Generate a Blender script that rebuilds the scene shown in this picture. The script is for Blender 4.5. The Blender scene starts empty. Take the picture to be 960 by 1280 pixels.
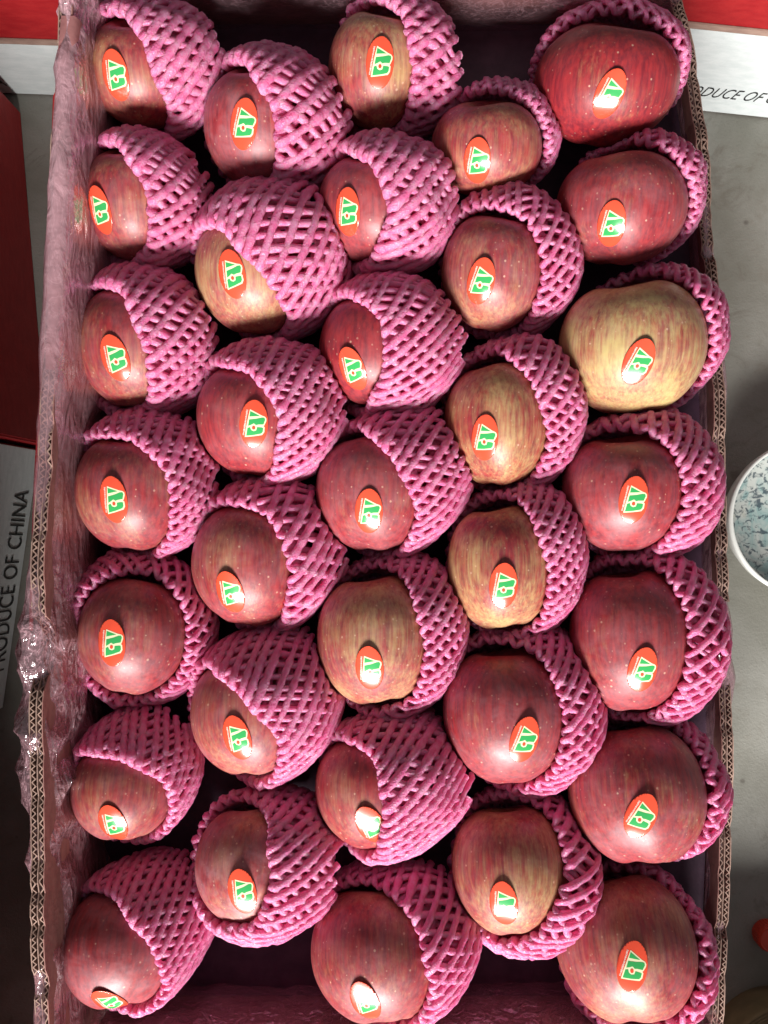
import bpy, bmesh, math, random
import numpy as np
from mathutils import Vector, Matrix

random.seed(7)
rng = np.random.default_rng(7)
S = bpy.context.scene
COL = S.collection

# ------------------------------------------------------------------ camera
D = 0.5                       # camera height above the plane of the apple centres
PX = 0.0005                   # metres per photo pixel on that plane
cam_d = bpy.data.cameras.new('camera')
cam = bpy.data.objects.new('camera', cam_d)
COL.objects.link(cam)
cam.location = (0, 0, D)
cam_d.sensor_fit = 'VERTICAL'
cam_d.angle = 2 * math.atan(640 * PX / D)
cam_d.clip_start = 0.01
cam_d.clip_end = 60
S.camera = cam

# ------------------------------------------------------------------ world, lamp, exposure
w = bpy.data.worlds.new('World')
S.world = w
w.use_nodes = True
bg = w.node_tree.nodes['Background']
bg.inputs[0].default_value = (0.98, 0.93, 0.95, 1)
bg.inputs[1].default_value = 0.15

def area(name, loc, target, sx, sy, power, col):
    l = bpy.data.lights.new(name, 'AREA')
    l.shape = 'RECTANGLE'
    l.size, l.size_y = sx, sy
    l.energy = power
    l.color = col
    o = bpy.data.objects.new(name, l)
    COL.objects.link(o)
    o.location = loc
    d = Vector(target) - Vector(loc)
    o.rotation_euler = d.to_track_quat('-Z', 'Y').to_euler()
    return o

area('doorway_light', (-0.30, -2.4, 1.45), (0, 0, 0), 1.35, 0.62, 200, (1.0, 0.965, 0.93))

S.view_settings.view_transform = 'Standard'
S.view_settings.look = 'None'
S.view_settings.exposure = 0.2
S.view_settings.gamma = 1
S.view_settings.use_curve_mapping = False
S.render.engine = 'CYCLES'
S.cycles.max_bounces = 8
S.cycles.transparent_max_bounces = 12

FLOOR_Z = -0.22

# ------------------------------------------------------------------ helpers
def W(px, py, z):
    k = PX * (D - z) / D
    return np.array([(px - 480) * k, (640 - py) * k, z])

def tag(o, label=None, cat=None, group=None, kind=None):
    if label: o['label'] = label
    if cat: o['category'] = cat
    if group: o['group'] = group
    if kind: o['kind'] = kind
    return o

def link(name, me, mat=None, parent=None):
    o = bpy.data.objects.new(name, me)
    COL.objects.link(o)
    if mat is not None:
        for m in (mat if isinstance(mat, (list, tuple)) else [mat]):
            me.materials.append(m)
    if parent: o.parent = parent
    return o

def empty(name, loc=(0, 0, 0), rz=0):
    o = bpy.data.objects.new(name, None)
    COL.objects.link(o)
    o.empty_display_size = 0.03
    o.location = loc
    o.rotation_euler = (0, 0, rz)
    return o

def mesh(name, v, f, smooth=True):
    me = bpy.data.meshes.new(name)
    me.from_pydata([tuple(p) for p in np.asarray(v)], [], [tuple(q) for q in f])
    if smooth:
        me.polygons.foreach_set('use_smooth', np.ones(len(me.polygons), bool))
    me.update()
    return me

def grid_faces(n, m, wrap=False):
    i = np.arange(n - 1)[:, None]
    mm = m if wrap else m - 1
    j = np.arange(mm)[None, :]
    j2 = (j + 1) % m
    return np.stack([i * m + j + 0 * j2, i * m + j2, (i + 1) * m + j2, (i + 1) * m + j], -1).reshape(-1, 4)

def interp(pts, t):
    p = np.asarray(pts, float)
    return np.interp(t, p[:, 0], p[:, 1])

class SineNoise:
    """smooth noise: a sum of plane waves with random directions"""
    def __init__(self, freq, seed, dim=3, n=14):
        r = np.random.default_rng(seed)
        d = r.normal(size=(n, dim)); d /= np.linalg.norm(d, axis=1)[:, None]
        self.k = d * freq * r.uniform(.5, 1.5, (n, 1))
        self.p = r.uniform(0, 6.28, n)
        self.n = n
    def __call__(self, p):
        return np.sin(p @ self.k.T + self.p).sum(-1) / math.sqrt(self.n)

# ------------------------------------------------------------------ materials
def new_mat(name):
    m = bpy.data.materials.new(name)
    m.use_nodes = True
    nt = m.node_tree
    b = nt.nodes['Principled BSDF']
    return m, nt, b

class NB:
    def __init__(s, nt): s.nt = nt
    def n(s, typ, **kw):
        o = s.nt.nodes.new(typ)
        for k, v in kw.items(): setattr(o, k, v)
        return o
    def l(s, a, b): s.nt.links.new(a, b)
    def val(s, sock, v):
        if hasattr(v, 'is_linked') or hasattr(v, 'links'): s.l(v, sock)
        else: sock.default_value = v
    def math(s, op, a, b=0.0, c=None, clamp=False):
        o = s.n('ShaderNodeMath', operation=op, use_clamp=clamp)
        s.val(o.inputs[0], a); s.val(o.inputs[1], b)
        if c is not None: s.val(o.inputs[2], c)
        return o.outputs[0]
    def mix(s, f, a, b, mode='MIX'):
        o = s.n('ShaderNodeMix', data_type='RGBA', blend_type=mode)
        s.val(o.inputs[0], f); s.val(o.inputs[6], a); s.val(o.inputs[7], b)
        return o.outputs[2]
    def noise(s, vec, scale, detail=3, rough=.55, dist=0):
        o = s.n('ShaderNodeTexNoise')
        s.l(vec, o.inputs['Vector'])
        o.inputs['Scale'].default_value = scale
        o.inputs['Detail'].default_value = detail
        o.inputs['Roughness'].default_value = rough
        o.inputs['Distortion'].default_value = dist
        return o.outputs['Fac']
    def ramp(s, f, lo, hi):
        o = s.n('ShaderNodeMapRange', interpolation_type='SMOOTHSTEP')
        s.l(f, o.inputs[0]); s.val(o.inputs[1], lo); s.val(o.inputs[2], hi)
        return o.outputs[0]
    def mapping(s, vec, scale, loc=(0, 0, 0)):
        o = s.n('ShaderNodeMapping')
        s.l(vec, o.inputs[0]); s.val(o.inputs[1], loc); s.val(o.inputs[3], scale)
        return o.outputs[0]
    def bump(s, h, strength, dist, normal=None):
        o = s.n('ShaderNodeBump')
        s.l(h, o.inputs['Height'])
        o.inputs['Strength'].default_value = strength
        o.inputs['Distance'].default_value = dist
        if normal is not None: s.l(normal, o.inputs['Normal'])
        return o.outputs[0]

def mat_simple(name, col, rough=.5, spec=.5, vary=.15, scale=60, bump=0, bscale=300, coat=0):
    m, nt, b = new_mat(name)
    q = NB(nt)
    tc = q.n('ShaderNodeTexCoord').outputs['Object']
    f = q.noise(tc, scale, 4)
    f = q.ramp(f, .3, .7)
    c1 = tuple(c * (1 - vary) for c in col) + (1,)
    c2 = tuple(min(1, c * (1 + vary)) for c in col) + (1,)
    q.l(q.mix(f, c1, c2), b.inputs['Base Color'])
    b.inputs['Roughness'].default_value = rough
    b.inputs['Specular IOR Level'].default_value = spec
    b.inputs['Coat Weight'].default_value = coat
    if bump:
        q.l(q.bump(q.noise(tc, bscale, 3), bump, .001), b.inputs['Normal'])
    return m

def mat_apple():
    m, nt, b = new_mat('apple_skin')
    q = NB(nt)
    tc = q.n('ShaderNodeTexCoord').outputs['Object']
    oi = q.n('ShaderNodeObjectInfo')
    sep = q.n('ShaderNodeSeparateColor'); q.l(oi.outputs['Color'], sep.inputs[0])
    red, yel, bloom = sep.outputs[0], sep.outputs[1], sep.outputs[2]
    # every apple samples its own stretch of the noise
    off = q.n('ShaderNodeCombineXYZ')
    q.l(q.math('MULTIPLY', oi.outputs['Random'], 3.7), off.inputs[0])
    q.l(q.math('MULTIPLY', oi.outputs['Random'], 9.1), off.inputs[1])
    q.l(q.math('MULTIPLY', oi.outputs['Random'], 5.3), off.inputs[2])
    va = q.n('ShaderNodeVectorMath', operation='ADD'); q.l(tc, va.inputs[0]); q.l(off.outputs[0], va.inputs[1])
    P = va.outputs[0]
    streak = q.noise(q.mapping(P, (430, 22, 430)), 1, 5, .62, .25)
    fine = q.noise(q.mapping(P, (900, 60, 900)), 1, 3, .6)
    broad = q.noise(q.mapping(P, (34, 22, 34)), 1, 3, .5, .4)
    blot = q.noise(P, 160, 4, .65)
    # how much red over the ground colour
    k = q.math('MULTIPLY_ADD', q.math('SUBTRACT', streak, .5), 1.15, q.math('ADD', red, .13))
    k = q.math('MULTIPLY_ADD', q.math('SUBTRACT', fine, .5), .55, k)
    k = q.math('MULTIPLY_ADD', q.math('SUBTRACT', broad, .5), 1.6, k)
    k = q.math('MULTIPLY_ADD', q.math('SUBTRACT', blot, .5), .5, k)
    k = q.ramp(k, -.15, 1.0)
    ground = q.mix(yel, (0.48, 0.21, 0.115, 1), (0.52, 0.43, 0.17, 1))
    redc = q.mix(q.ramp(q.noise(q.mapping(P, (420, 40, 420), (3, 1, 2)), 1, 3, .6), .3, .72), (0.34, 0.021, 0.026, 1), (0.165, 0.009, 0.019, 1))
    col = q.mix(k, ground, redc)
    # grey-pink waxy bloom in soft patches
    bl = q.math('MULTIPLY', q.ramp(q.noise(P, 62, 6, .68, .5), .22, .85), q.math('MULTIPLY_ADD', bloom, .72, .02))
    col = q.mix(bl, col, (0.46, 0.27, 0.30, 1))
    # lenticels
    vo = q.n('ShaderNodeTexVoronoi'); q.l(P, vo.inputs['Vector']); vo.inputs['Scale'].default_value = 235
    vs = q.n('ShaderNodeSeparateColor'); q.l(vo.outputs['Color'], vs.inputs[0])
    rad = q.math('MULTIPLY_ADD', vs.outputs[0], .16, .02)
    dot = q.math('SUBTRACT', 1.0, q.ramp(vo.outputs['Distance'], q.math('MULTIPLY', rad, .5), q.math('ADD', rad, .06)))
    dot = q.math('MULTIPLY', dot, q.math('MULTIPLY_ADD', vs.outputs[1], .45, .18))
    col = q.mix(dot, col, (0.74, 0.50, 0.36, 1))
    q.l(col, b.inputs['Base Color'])
    r = q.math('MULTIPLY_ADD', blot, .22, .35)
    r = q.math('MULTIPLY_ADD', bl, .18, r)
    q.l(r, b.inputs['Roughness'])
    b.inputs['Specular IOR Level'].default_value = .55
    b.inputs['Coat Weight'].default_value = .10
    b.inputs['Coat Roughness'].default_value = .30
    b.inputs['Subsurface Weight'].default_value = .08
    b.inputs['Subsurface Radius'].default_value = (.003, .001, .0006)
    b.inputs['Subsurface Scale'].default_value = 1
    n1 = q.bump(q.noise(P, 110, 3), .25, .0012)
    q.l(q.bump(q.noise(P, 1400, 2), .12, .0002, n1), b.inputs['Normal'])
    return m

def mat_foam():
    m, nt, b = new_mat('pink_foam')
    q = NB(nt)
    tc = q.n('ShaderNodeTexCoord').outputs['Object']
    f = q.noise(tc, 210, 4, .6)
    col = q.mix(q.ramp(f, .3, .75), (0.92, 0.19, 0.42, 1), (0.97, 0.42, 0.63, 1))
    q.l(col, b.inputs['Base Color'])
    b.inputs['Roughness'].default_value = .30
    b.inputs['Specular IOR Level'].default_value = .5
    b.inputs['Subsurface Weight'].default_value = .45
    b.inputs['Subsurface Radius'].default_value = (.006, .0014, .003)
    b.inputs['Subsurface Scale'].default_value = 1
    n1 = q.bump(q.noise(tc, 420, 2), .4, .0010)
    vo = q.n('ShaderNodeTexVoronoi'); q.l(tc, vo.inputs['Vector']); vo.inputs['Scale'].default_value = 1100
    nn = q.bump(vo.outputs['Distance'], .55, .0007, n1)
    q.l(nn, b.inputs['Normal'])
    tl = q.n('ShaderNodeBsdfTranslucent'); q.l(col, tl.inputs[0]); q.l(nn, tl.inputs['Normal'])
    mx = q.n('ShaderNodeMixShader'); mx.inputs[0].default_value = .34
    q.l(b.outputs[0], mx.inputs[1]); q.l(tl.outputs[0], mx.inputs[2])
    q.l(mx.outputs[0], nt.nodes['Material Output'].inputs['Surface'])
    return m

def mat_film():
    m, nt, b = new_mat('thin_film')
    q = NB(nt)
    tc = q.n('ShaderNodeTexCoord').outputs['Object']
    out = nt.nodes['Material Output']
    b.inputs['Base Color'].default_value = (0.74, 0.44, 0.50, 1)
    b.inputs['Roughness'].default_value = .11
    b.inputs['Specular IOR Level'].default_value = .9
    nz = q.noise(q.mapping(tc, (110, 42, 110)), 1, 3, .5, .9)
    at = q.n('ShaderNodeAttribute', attribute_name='crumple')
    n1 = q.n('ShaderNodeBump'); q.l(nz, n1.inputs['Height']); n1.inputs['Distance'].default_value = .006
    q.l(q.math('MULTIPLY_ADD', at.outputs['Fac'], .50, .26), n1.inputs['Strength'])
    vo = q.n('ShaderNodeTexVoronoi', distance='MANHATTAN'); vo.inputs['Scale'].default_value = 1
    dv = q.n('ShaderNodeVectorMath', operation='ADD'); q.l(q.mapping(tc, (210, 120, 210)), dv.inputs[0])
    nv = q.n('ShaderNodeTexNoise'); q.l(tc, nv.inputs['Vector']); nv.inputs['Scale'].default_value = 90; nv.inputs['Detail'].default_value = 3
    q.l(nv.outputs['Color'], dv.inputs[1]); q.l(dv.outputs[0], vo.inputs['Vector'])
    n15 = q.n('ShaderNodeBump'); q.l(vo.outputs['Distance'], n15.inputs['Height']); n15.inputs['Distance'].default_value = .004
    q.l(q.math('MULTIPLY', at.outputs['Fac'], .28), n15.inputs['Strength']); q.l(n1.outputs[0], n15.inputs['Normal'])
    n2 = q.bump(q.noise(tc, 500, 2), .06, .0006, n15.outputs[0])
    q.l(n2, b.inputs['Normal'])
    tr = q.n('ShaderNodeBsdfTransparent'); tr.inputs[0].default_value = (0.93, 0.80, 0.82, 1)
    fr = q.n('ShaderNodeLayerWeight'); fr.inputs[0].default_value = .35; q.l(n2, fr.inputs['Normal'])
    cloud = q.ramp(q.noise(q.mapping(tc, (26, 9, 26)), 1, 3), .3, .75)
    fac = q.math('MULTIPLY_ADD', fr.outputs['Facing'], .16, .03)
    ah = q.n('ShaderNodeAttribute', attribute_name='haze')
    fac = q.math('MULTIPLY_ADD', cloud, .07, fac)
    fac = q.math('ADD', fac, ah.outputs['Fac'])
    # creases scatter light: thin pale lines where the sheet was folded
    cn = q.noise(q.mapping(tc, (95, 55, 95), (.3, .1, .2)), 1, 4, .6, 1.6)
    cr = q.math('SUBTRACT', 1.0, q.ramp(q.math('ABSOLUTE', q.math('SUBTRACT', cn, .5)), .004, .035))
    fac = q.math('MULTIPLY_ADD', q.math('MULTIPLY', cr, at.outputs['Fac']), .30, fac, clamp=True)
    mx = q.n('ShaderNodeMixShader')
    b.inputs['Specular IOR Level'].default_value = .2
    b.inputs['Roughness'].default_value = .4
    q.l(fac, mx.inputs[0]); q.l(tr.outputs[0], mx.inputs[1]); q.l(b.outputs[0], mx.inputs[2])
    gl = q.n('ShaderNodeBsdfGlossy'); gl.inputs['Color'].default_value = (.95, .93, .95, 1); gl.inputs['Roughness'].default_value = .15
    q.l(n2, gl.inputs['Normal'])
    m2 = q.n('ShaderNodeMixShader'); q.l(q.math('MULTIPLY_ADD', fr.outputs['Facing'], .30, .10), m2.inputs[0])
    q.l(mx.outputs[0], m2.inputs[1]); q.l(gl.outputs[0], m2.inputs[2])
    q.l(m2.outputs[0], out.inputs['Surface'])
    return m

def mat_floor():
    m, nt, b = new_mat('concrete')
    q = NB(nt)
    tc = q.n('ShaderNodeTexCoord').outputs['Object']
    a = q.noise(tc, 5, 5, .6, .3)
    c = q.noise(tc, 40, 5, .65)
    g = q.noise(tc, 420, 3, .7)
    col = q.mix(q.ramp(a, .3, .7), (0.15, 0.148, 0.122, 1), (0.28, 0.277, 0.25, 1))
    col = q.mix(q.math('MULTIPLY', q.ramp(c, .55, .75), .45), col, (0.15, 0.13, 0.10, 1))
    col = q.mix(q.math('MULTIPLY', q.ramp(g, .6, .8), .5), col, (0.10, 0.09, 0.08, 1))
    st = q.noise(tc, 13, 6, .7, 1.5)
    col = q.mix(q.math('MULTIPLY', q.ramp(st, .56, .66), .5), col, (0.11, 0.095, 0.075, 1))
    vo = q.n('ShaderNodeTexVoronoi'); q.l(tc, vo.inputs['Vector']); vo.inputs['Scale'].default_value = 42
    vs = q.n('ShaderNodeSeparateColor'); q.l(vo.outputs['Color'], vs.inputs[0])
    sp = q.math('SUBTRACT', 1.0, q.ramp(vo.outputs['Distance'], .05, q.math('MULTIPLY_ADD', vs.outputs[0], .14, .06)))
    sp = q.math('MULTIPLY', sp, q.ramp(vs.outputs[1], .55, .9))
    col = q.mix(q.math('MULTIPLY', sp, .7), col, (0.07, 0.06, 0.05, 1))
    q.l(col, b.inputs['Base Color'])
    b.inputs['Roughness'].default_value = .7
    q.l(q.bump(g, .35, .0015), b.inputs['Normal'])
    return m

def mat_card(name, c1, c2, rough=.8):
    m, nt, b = new_mat(name)
    q = NB(nt)
    tc = q.n('ShaderNodeTexCoord').outputs['Object']
    f = q.noise(q.mapping(tc, (60, 60, 160)), 1, 4, .6)
    g = q.noise(tc, 900, 3, .7)
    col = q.mix(q.ramp(f, .3, .7), c1 + (1,), c2 + (1,))
    col = q.mix(q.math('MULTIPLY', q.ramp(g, .55, .75), .25), col, tuple(x * .6 for x in c1) + (1,))
    q.l(col, b.inputs['Base Color'])
    b.inputs['Roughness'].default_value = rough
    b.inputs['Specular IOR Level'].default_value = .3
    q.l(q.bump(q.noise(tc, 260, 3), .3, .0008), b.inputs['Normal'])
    return m

M = {}
M['apple'] = mat_apple()
M['foam'] = mat_foam()
M['film'] = mat_film()
M['floor'] = mat_floor()
M['card'] = mat_card('kraft_board', (0.26, 0.165, 0.135), (0.37, 0.25, 0.20))
M['card_in'] = mat_card('kraft_lining', (0.25, 0.12, 0.105), (0.34, 0.17, 0.145))
M['card_lip'] = mat_card('pinkish_board', (0.30, 0.12, 0.12), (0.38, 0.16, 0.155))
M['red_card'] = mat_card('red_printed_board', (0.29, 0.010, 0.014), (0.36, 0.018, 0.02), .5)
M['white_card'] = mat_card('white_printed_board', (0.62, 0.68, 0.68), (0.72, 0.77, 0.77), .5)
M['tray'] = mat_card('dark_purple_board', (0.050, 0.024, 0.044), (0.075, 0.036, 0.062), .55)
M['ink'] = mat_simple('dark_ink', (0.02, 0.02, 0.022), .5, vary=.05)
M['st_red'] = mat_simple('sticker_red', (0.70, 0.075, 0.035), .2, .5, .08, coat=.3)
M['st_cream'] = mat_simple('sticker_cream', (0.74, 0.73, 0.47), .2, .5, .03)
M['st_green'] = mat_simple('sticker_green', (0.035, 0.34, 0.09), .2, .5, .06)
M['st_pink'] = mat_simple('sticker_pale_print', (0.85, 0.55, 0.48), .2, .5, .05)

# ------------------------------------------------------------------ floor
n = 60
me = mesh('floor', [(x, y, FLOOR_Z) for y in (-8, 8) for x in (-8, 8)], [(0, 1, 3, 2)], False)
tag(link('floor', me, M['floor']), kind='structure')

# ------------------------------------------------------------------ the apple crate
RIM_L, RIM_R, RIM_T, RIM_B = 0.046, -0.030, 0.004, 0.020
left_px = [(-60, 90), (0, 82), (150, 74), (350, 67), (480, 61), (600, 52), (720, 48), (900, 45), (1100, 46), (1290, 51), (1350, 53)]
right_px = [(-60, 838), (0, 846), (60, 860), (150, 875), (250, 883), (350, 889), (500, 899), (650, 902), (760, 904), (880, 908), (1000, 909), (1120, 905), (1280, 898), (1350, 894)]
THK = 0.0082
def left_x(y):   # world y -> world x of the wall's middle
    py = 640 - np.asarray(y) / (PX * (D - RIM_L) / D)
    return (interp(left_px, py) - 480) * PX * (D - RIM_L) / D
def right_x(y):
    py = 640 - np.asarray(y) / (PX * (D - RIM_R) / D)
    return (interp(right_px, py) - 480) * PX * (D - RIM_R) / D
TOP_Y = W(0, -48, RIM_T)[1]
BOT_Y = W(0, 1345, RIM_B)[1]
BASE_Z = -0.205

crate = empty('apple_carton', (0, 0, FLOOR_Z))
tag(crate, 'open cardboard apple carton with corrugated rim, its walls lined with thin plastic', 'carton')

def place(o):    # geometry is written in world coordinates: undo the parent's offset
    if o.parent:
        p = o.parent
        o.matrix_parent_inverse = Matrix.Translation(p.location).inverted() if not any(p.rotation_euler) else \
            (Matrix.Translation(p.location) @ p.rotation_euler.to_matrix().to_4x4()).inverted()
    return o

def wall(path_fn, s0, s1, along_y, rim, name, inner_sign, lo=BASE_Z, flute=True, rim_fn=None, seed=0):
    """corrugated double-wall board standing along a curve: two thin facings, a middle sheet and two fluted sheets"""
    n = max(8, int(abs(s1 - s0) / .006))
    s = np.linspace(s0, s1, n)
    sheets = []
    nz = SineNoise(60, 100 + seed, 1)
    nz2 = SineNoise(260, 200 + seed, 1)
    rimz = np.full(n, rim) + .0016 * nz(s[:, None]) - .0026 * np.clip(nz2(s[:, None]) - .2, 0, 3)
    if rim_fn is not None: rimz = rimz + rim_fn(s)
    V, F = [], []
    def slab(off0, off1, top, bot):
        nonlocal V, F
        base = sum(len(v) for v in V)
        c = path_fn(s)
        prof = [(off0, bot), (off0, 0), (off1, 0), (off1, bot)]
        vs = []
        for o_, b_ in prof:
            z = top if b_ == 0 else np.full(n, b_)
            a = c + o_
            vs.append(np.stack([a, s, z], 1) if along_y else np.stack([s, a, z], 1))
        vs = np.stack(vs, 1).reshape(-1, 3)
        f = grid_faces(n, 4, wrap=True) + base
        f = np.vstack([f, np.array([[0, 1, 2, 3], [(n - 1) * 4 + 3, (n - 1) * 4 + 2, (n - 1) * 4 + 1, (n - 1) * 4]]) + base])
        V.append(vs); F.append(f)
    h = THK / 2
    t = .0006
    # facings
    slab(inner_sign * h - inner_sign * t, inner_sign * h, rimz, lo)
    V1, F1 = V, F
    o = place(link(name, mesh(name, np.vstack(V), np.vstack(F), False), M['card_in'], crate))
    V, F = [], []
    slab(-inner_sign * h, -inner_sign * h + inner_sign * t, rimz - .0005, lo)
    slab(-t / 2, t / 2, rimz - .0008, lo)
    place(link('board_facing', mesh('board_facing', np.vstack(V), np.vstack(F), False), M['card'], crate))
    o2 = crate.children[-1]
    # flutes
    if flute:
        per = .0049
        V, F = [], []
        for side in (-1, 1):
            p = per * (1.0 if side == inner_sign else .82)
            m = int(abs(s1 - s0) / p) * 6
            ss = np.linspace(s0, s1, m)
            ph = (ss - s0) / p * 2 * math.pi + 1.7 * nz((ss * .35)[:, None]) + .95 * nz2(ss[:, None]) + .5 * nz((ss * 6)[:, None])
            tri = 2 / math.pi * np.arcsin(np.sin(ph) * .985)
            mid = side * (h + t / 2) / 2 - 0 * t
            amp = (h - 2.6 * t) / 2 * (1 - .12 * np.abs(nz2((ss * 1.4)[:, None])))
            cx = path_fn(ss) + mid + amp * tri
            zt = np.interp(ss, s if s1 > s0 else s[::-1], rimz if s1 > s0 else rimz[::-1]) - .0007 + .0006 * nz((ss * 3)[:, None])
            th = .00042
            rows = []
            for o_, z_ in ((-th, zt - .02), (-th, zt), (th, zt), (th, zt - .02)):
                a = cx + o_
                rows.append(np.stack([a, ss, z_], 1) if along_y else np.stack([ss, a, z_], 1))
            v = np.stack(rows, 1).reshape(-1, 3)
            base = sum(len(x) for x in V)
            V.append(v); F.append(grid_faces(m, 4) + base)
        place(link('corrugation', mesh('corrugation', np.vstack(V), np.vstack(F), False), M['card'], crate))
    return o

yl0, yl1 = BOT_Y, TOP_Y
def yy(py, rim): return W(0, py, rim)[1]
wall(left_x, yl0, yl1, True, RIM_L, 'carton_wall', 1, seed=1,
     rim_fn=lambda s: -.016 * np.exp(-((s - yy(815, RIM_L)) / .016) ** 4))
for k, (a, b) in enumerate(((1350, 850), (752, 452), (432, -60))):
    wall(right_x, yy(a, RIM_R), yy(b, RIM_R), True, RIM_R, 'carton_wall', -1, seed=3 + k)
# lower board closing the hand holes
wall(lambda s: right_x(s) + 0.0002, yy(850, RIM_R) + .0003, yy(752, RIM_R) - .0003, True, RIM_R - .03, 'carton_wall', -1, flute=False, seed=8)
wall(lambda s: right_x(s) + 0.0002, yy(452, RIM_R) + .0003, yy(432, RIM_R) - .0003, True, RIM_R - .012, 'carton_wall', -1, flute=False, seed=9)
xl, xr = float(left_x(TOP_Y)) + THK, float(right_x(TOP_Y)) - THK
wall(lambda s: TOP_Y + 0 * s, xl, xr, False, RIM_T, 'carton_wall', -1, seed=11)
xl, xr = float(left_x(BOT_Y)) + THK, float(right_x(BOT_Y)) - THK
wall(lambda s: BOT_Y + 0 * s, xl, xr, False, RIM_B, 'carton_wall', 1, seed=12)
# carton bottom
me = mesh('carton_bottom', [(-.24, BOT_Y - .004, BASE_Z), (.24, BOT_Y - .004, BASE_Z), (.24, TOP_Y + .004, BASE_Z), (-.24, TOP_Y + .004, BASE_Z),
                            (-.24, BOT_Y - .004, BASE_Z - .006), (.24, BOT_Y - .004, BASE_Z - .006), (.24, TOP_Y + .004, BASE_Z - .006), (-.24, TOP_Y + .004, BASE_Z - .006)],
          [(0, 1, 2, 3), (7, 6, 5, 4), (0, 4, 5, 1), (1, 5, 6, 2), (2, 6, 7, 3), (3, 7, 4, 0)], False)
place(link('carton_bottom', me, M['card_in'], crate))
# folded lip of the inner board lying over the rim at the far end of the filmed wall
n = 120
s = np.linspace(yy(462, RIM_L), yy(20, RIM_L), n)
nzf = SineNoise(70, 15, 1)(s[:, None]); nzg = SineNoise(200, 16, 1)(s[:, None])
rows = []
for o_, z_ in ((-.0030, -.002), (-.0030, .0006), (-.0024, .0014), (.002, .0017), (.0050, .0012), (.0066, -.0025), (.0070, -.014), (.0064, -.014), (.0060, -.003), (.0046, .0006), (.002, .0010), (-.0018, .0008), (-.0022, .0002), (-.0022, -.002)):
    rows.append(np.stack([left_x(s) + o_ + .0005 * nzf, s, RIM_L - .0012 + z_ + .0004 * nzg + .0004 * nzf], 1))
v = np.stack(rows, 1).reshape(-1, 3)
place(link('folded_lip', mesh('folded_lip', v, grid_faces(n, 14, True)), M['card_lip'], crate))
# red outer flap folded down along the film-wrapped wall
n = 90
s = np.linspace(yy(790, RIM_L), yy(110, RIM_L), n)
nzf = SineNoise(25, 5, 1)(s[:, None])
rows = []
for o_, z_ in ((-.0050, RIM_L - .004), (-.0085 - .0006 * nzf, RIM_L - .009), (-.0115 - .001 * nzf, RIM_L - .018), (-.0118 - .001 * nzf, RIM_L - .0175 - .0012), (-.0090 - .0006 * nzf, RIM_L - .0105), (-.0050, RIM_L - .0065)):
    rows.append(np.stack([left_x(s) + o_, s, np.full(n, z_)], 1))
v = np.stack(rows, 1).reshape(-1, 3)
place(link('carton_flap', mesh('carton_flap', v, grid_faces(n, 6, True)), M['red_card'], crate))

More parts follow.
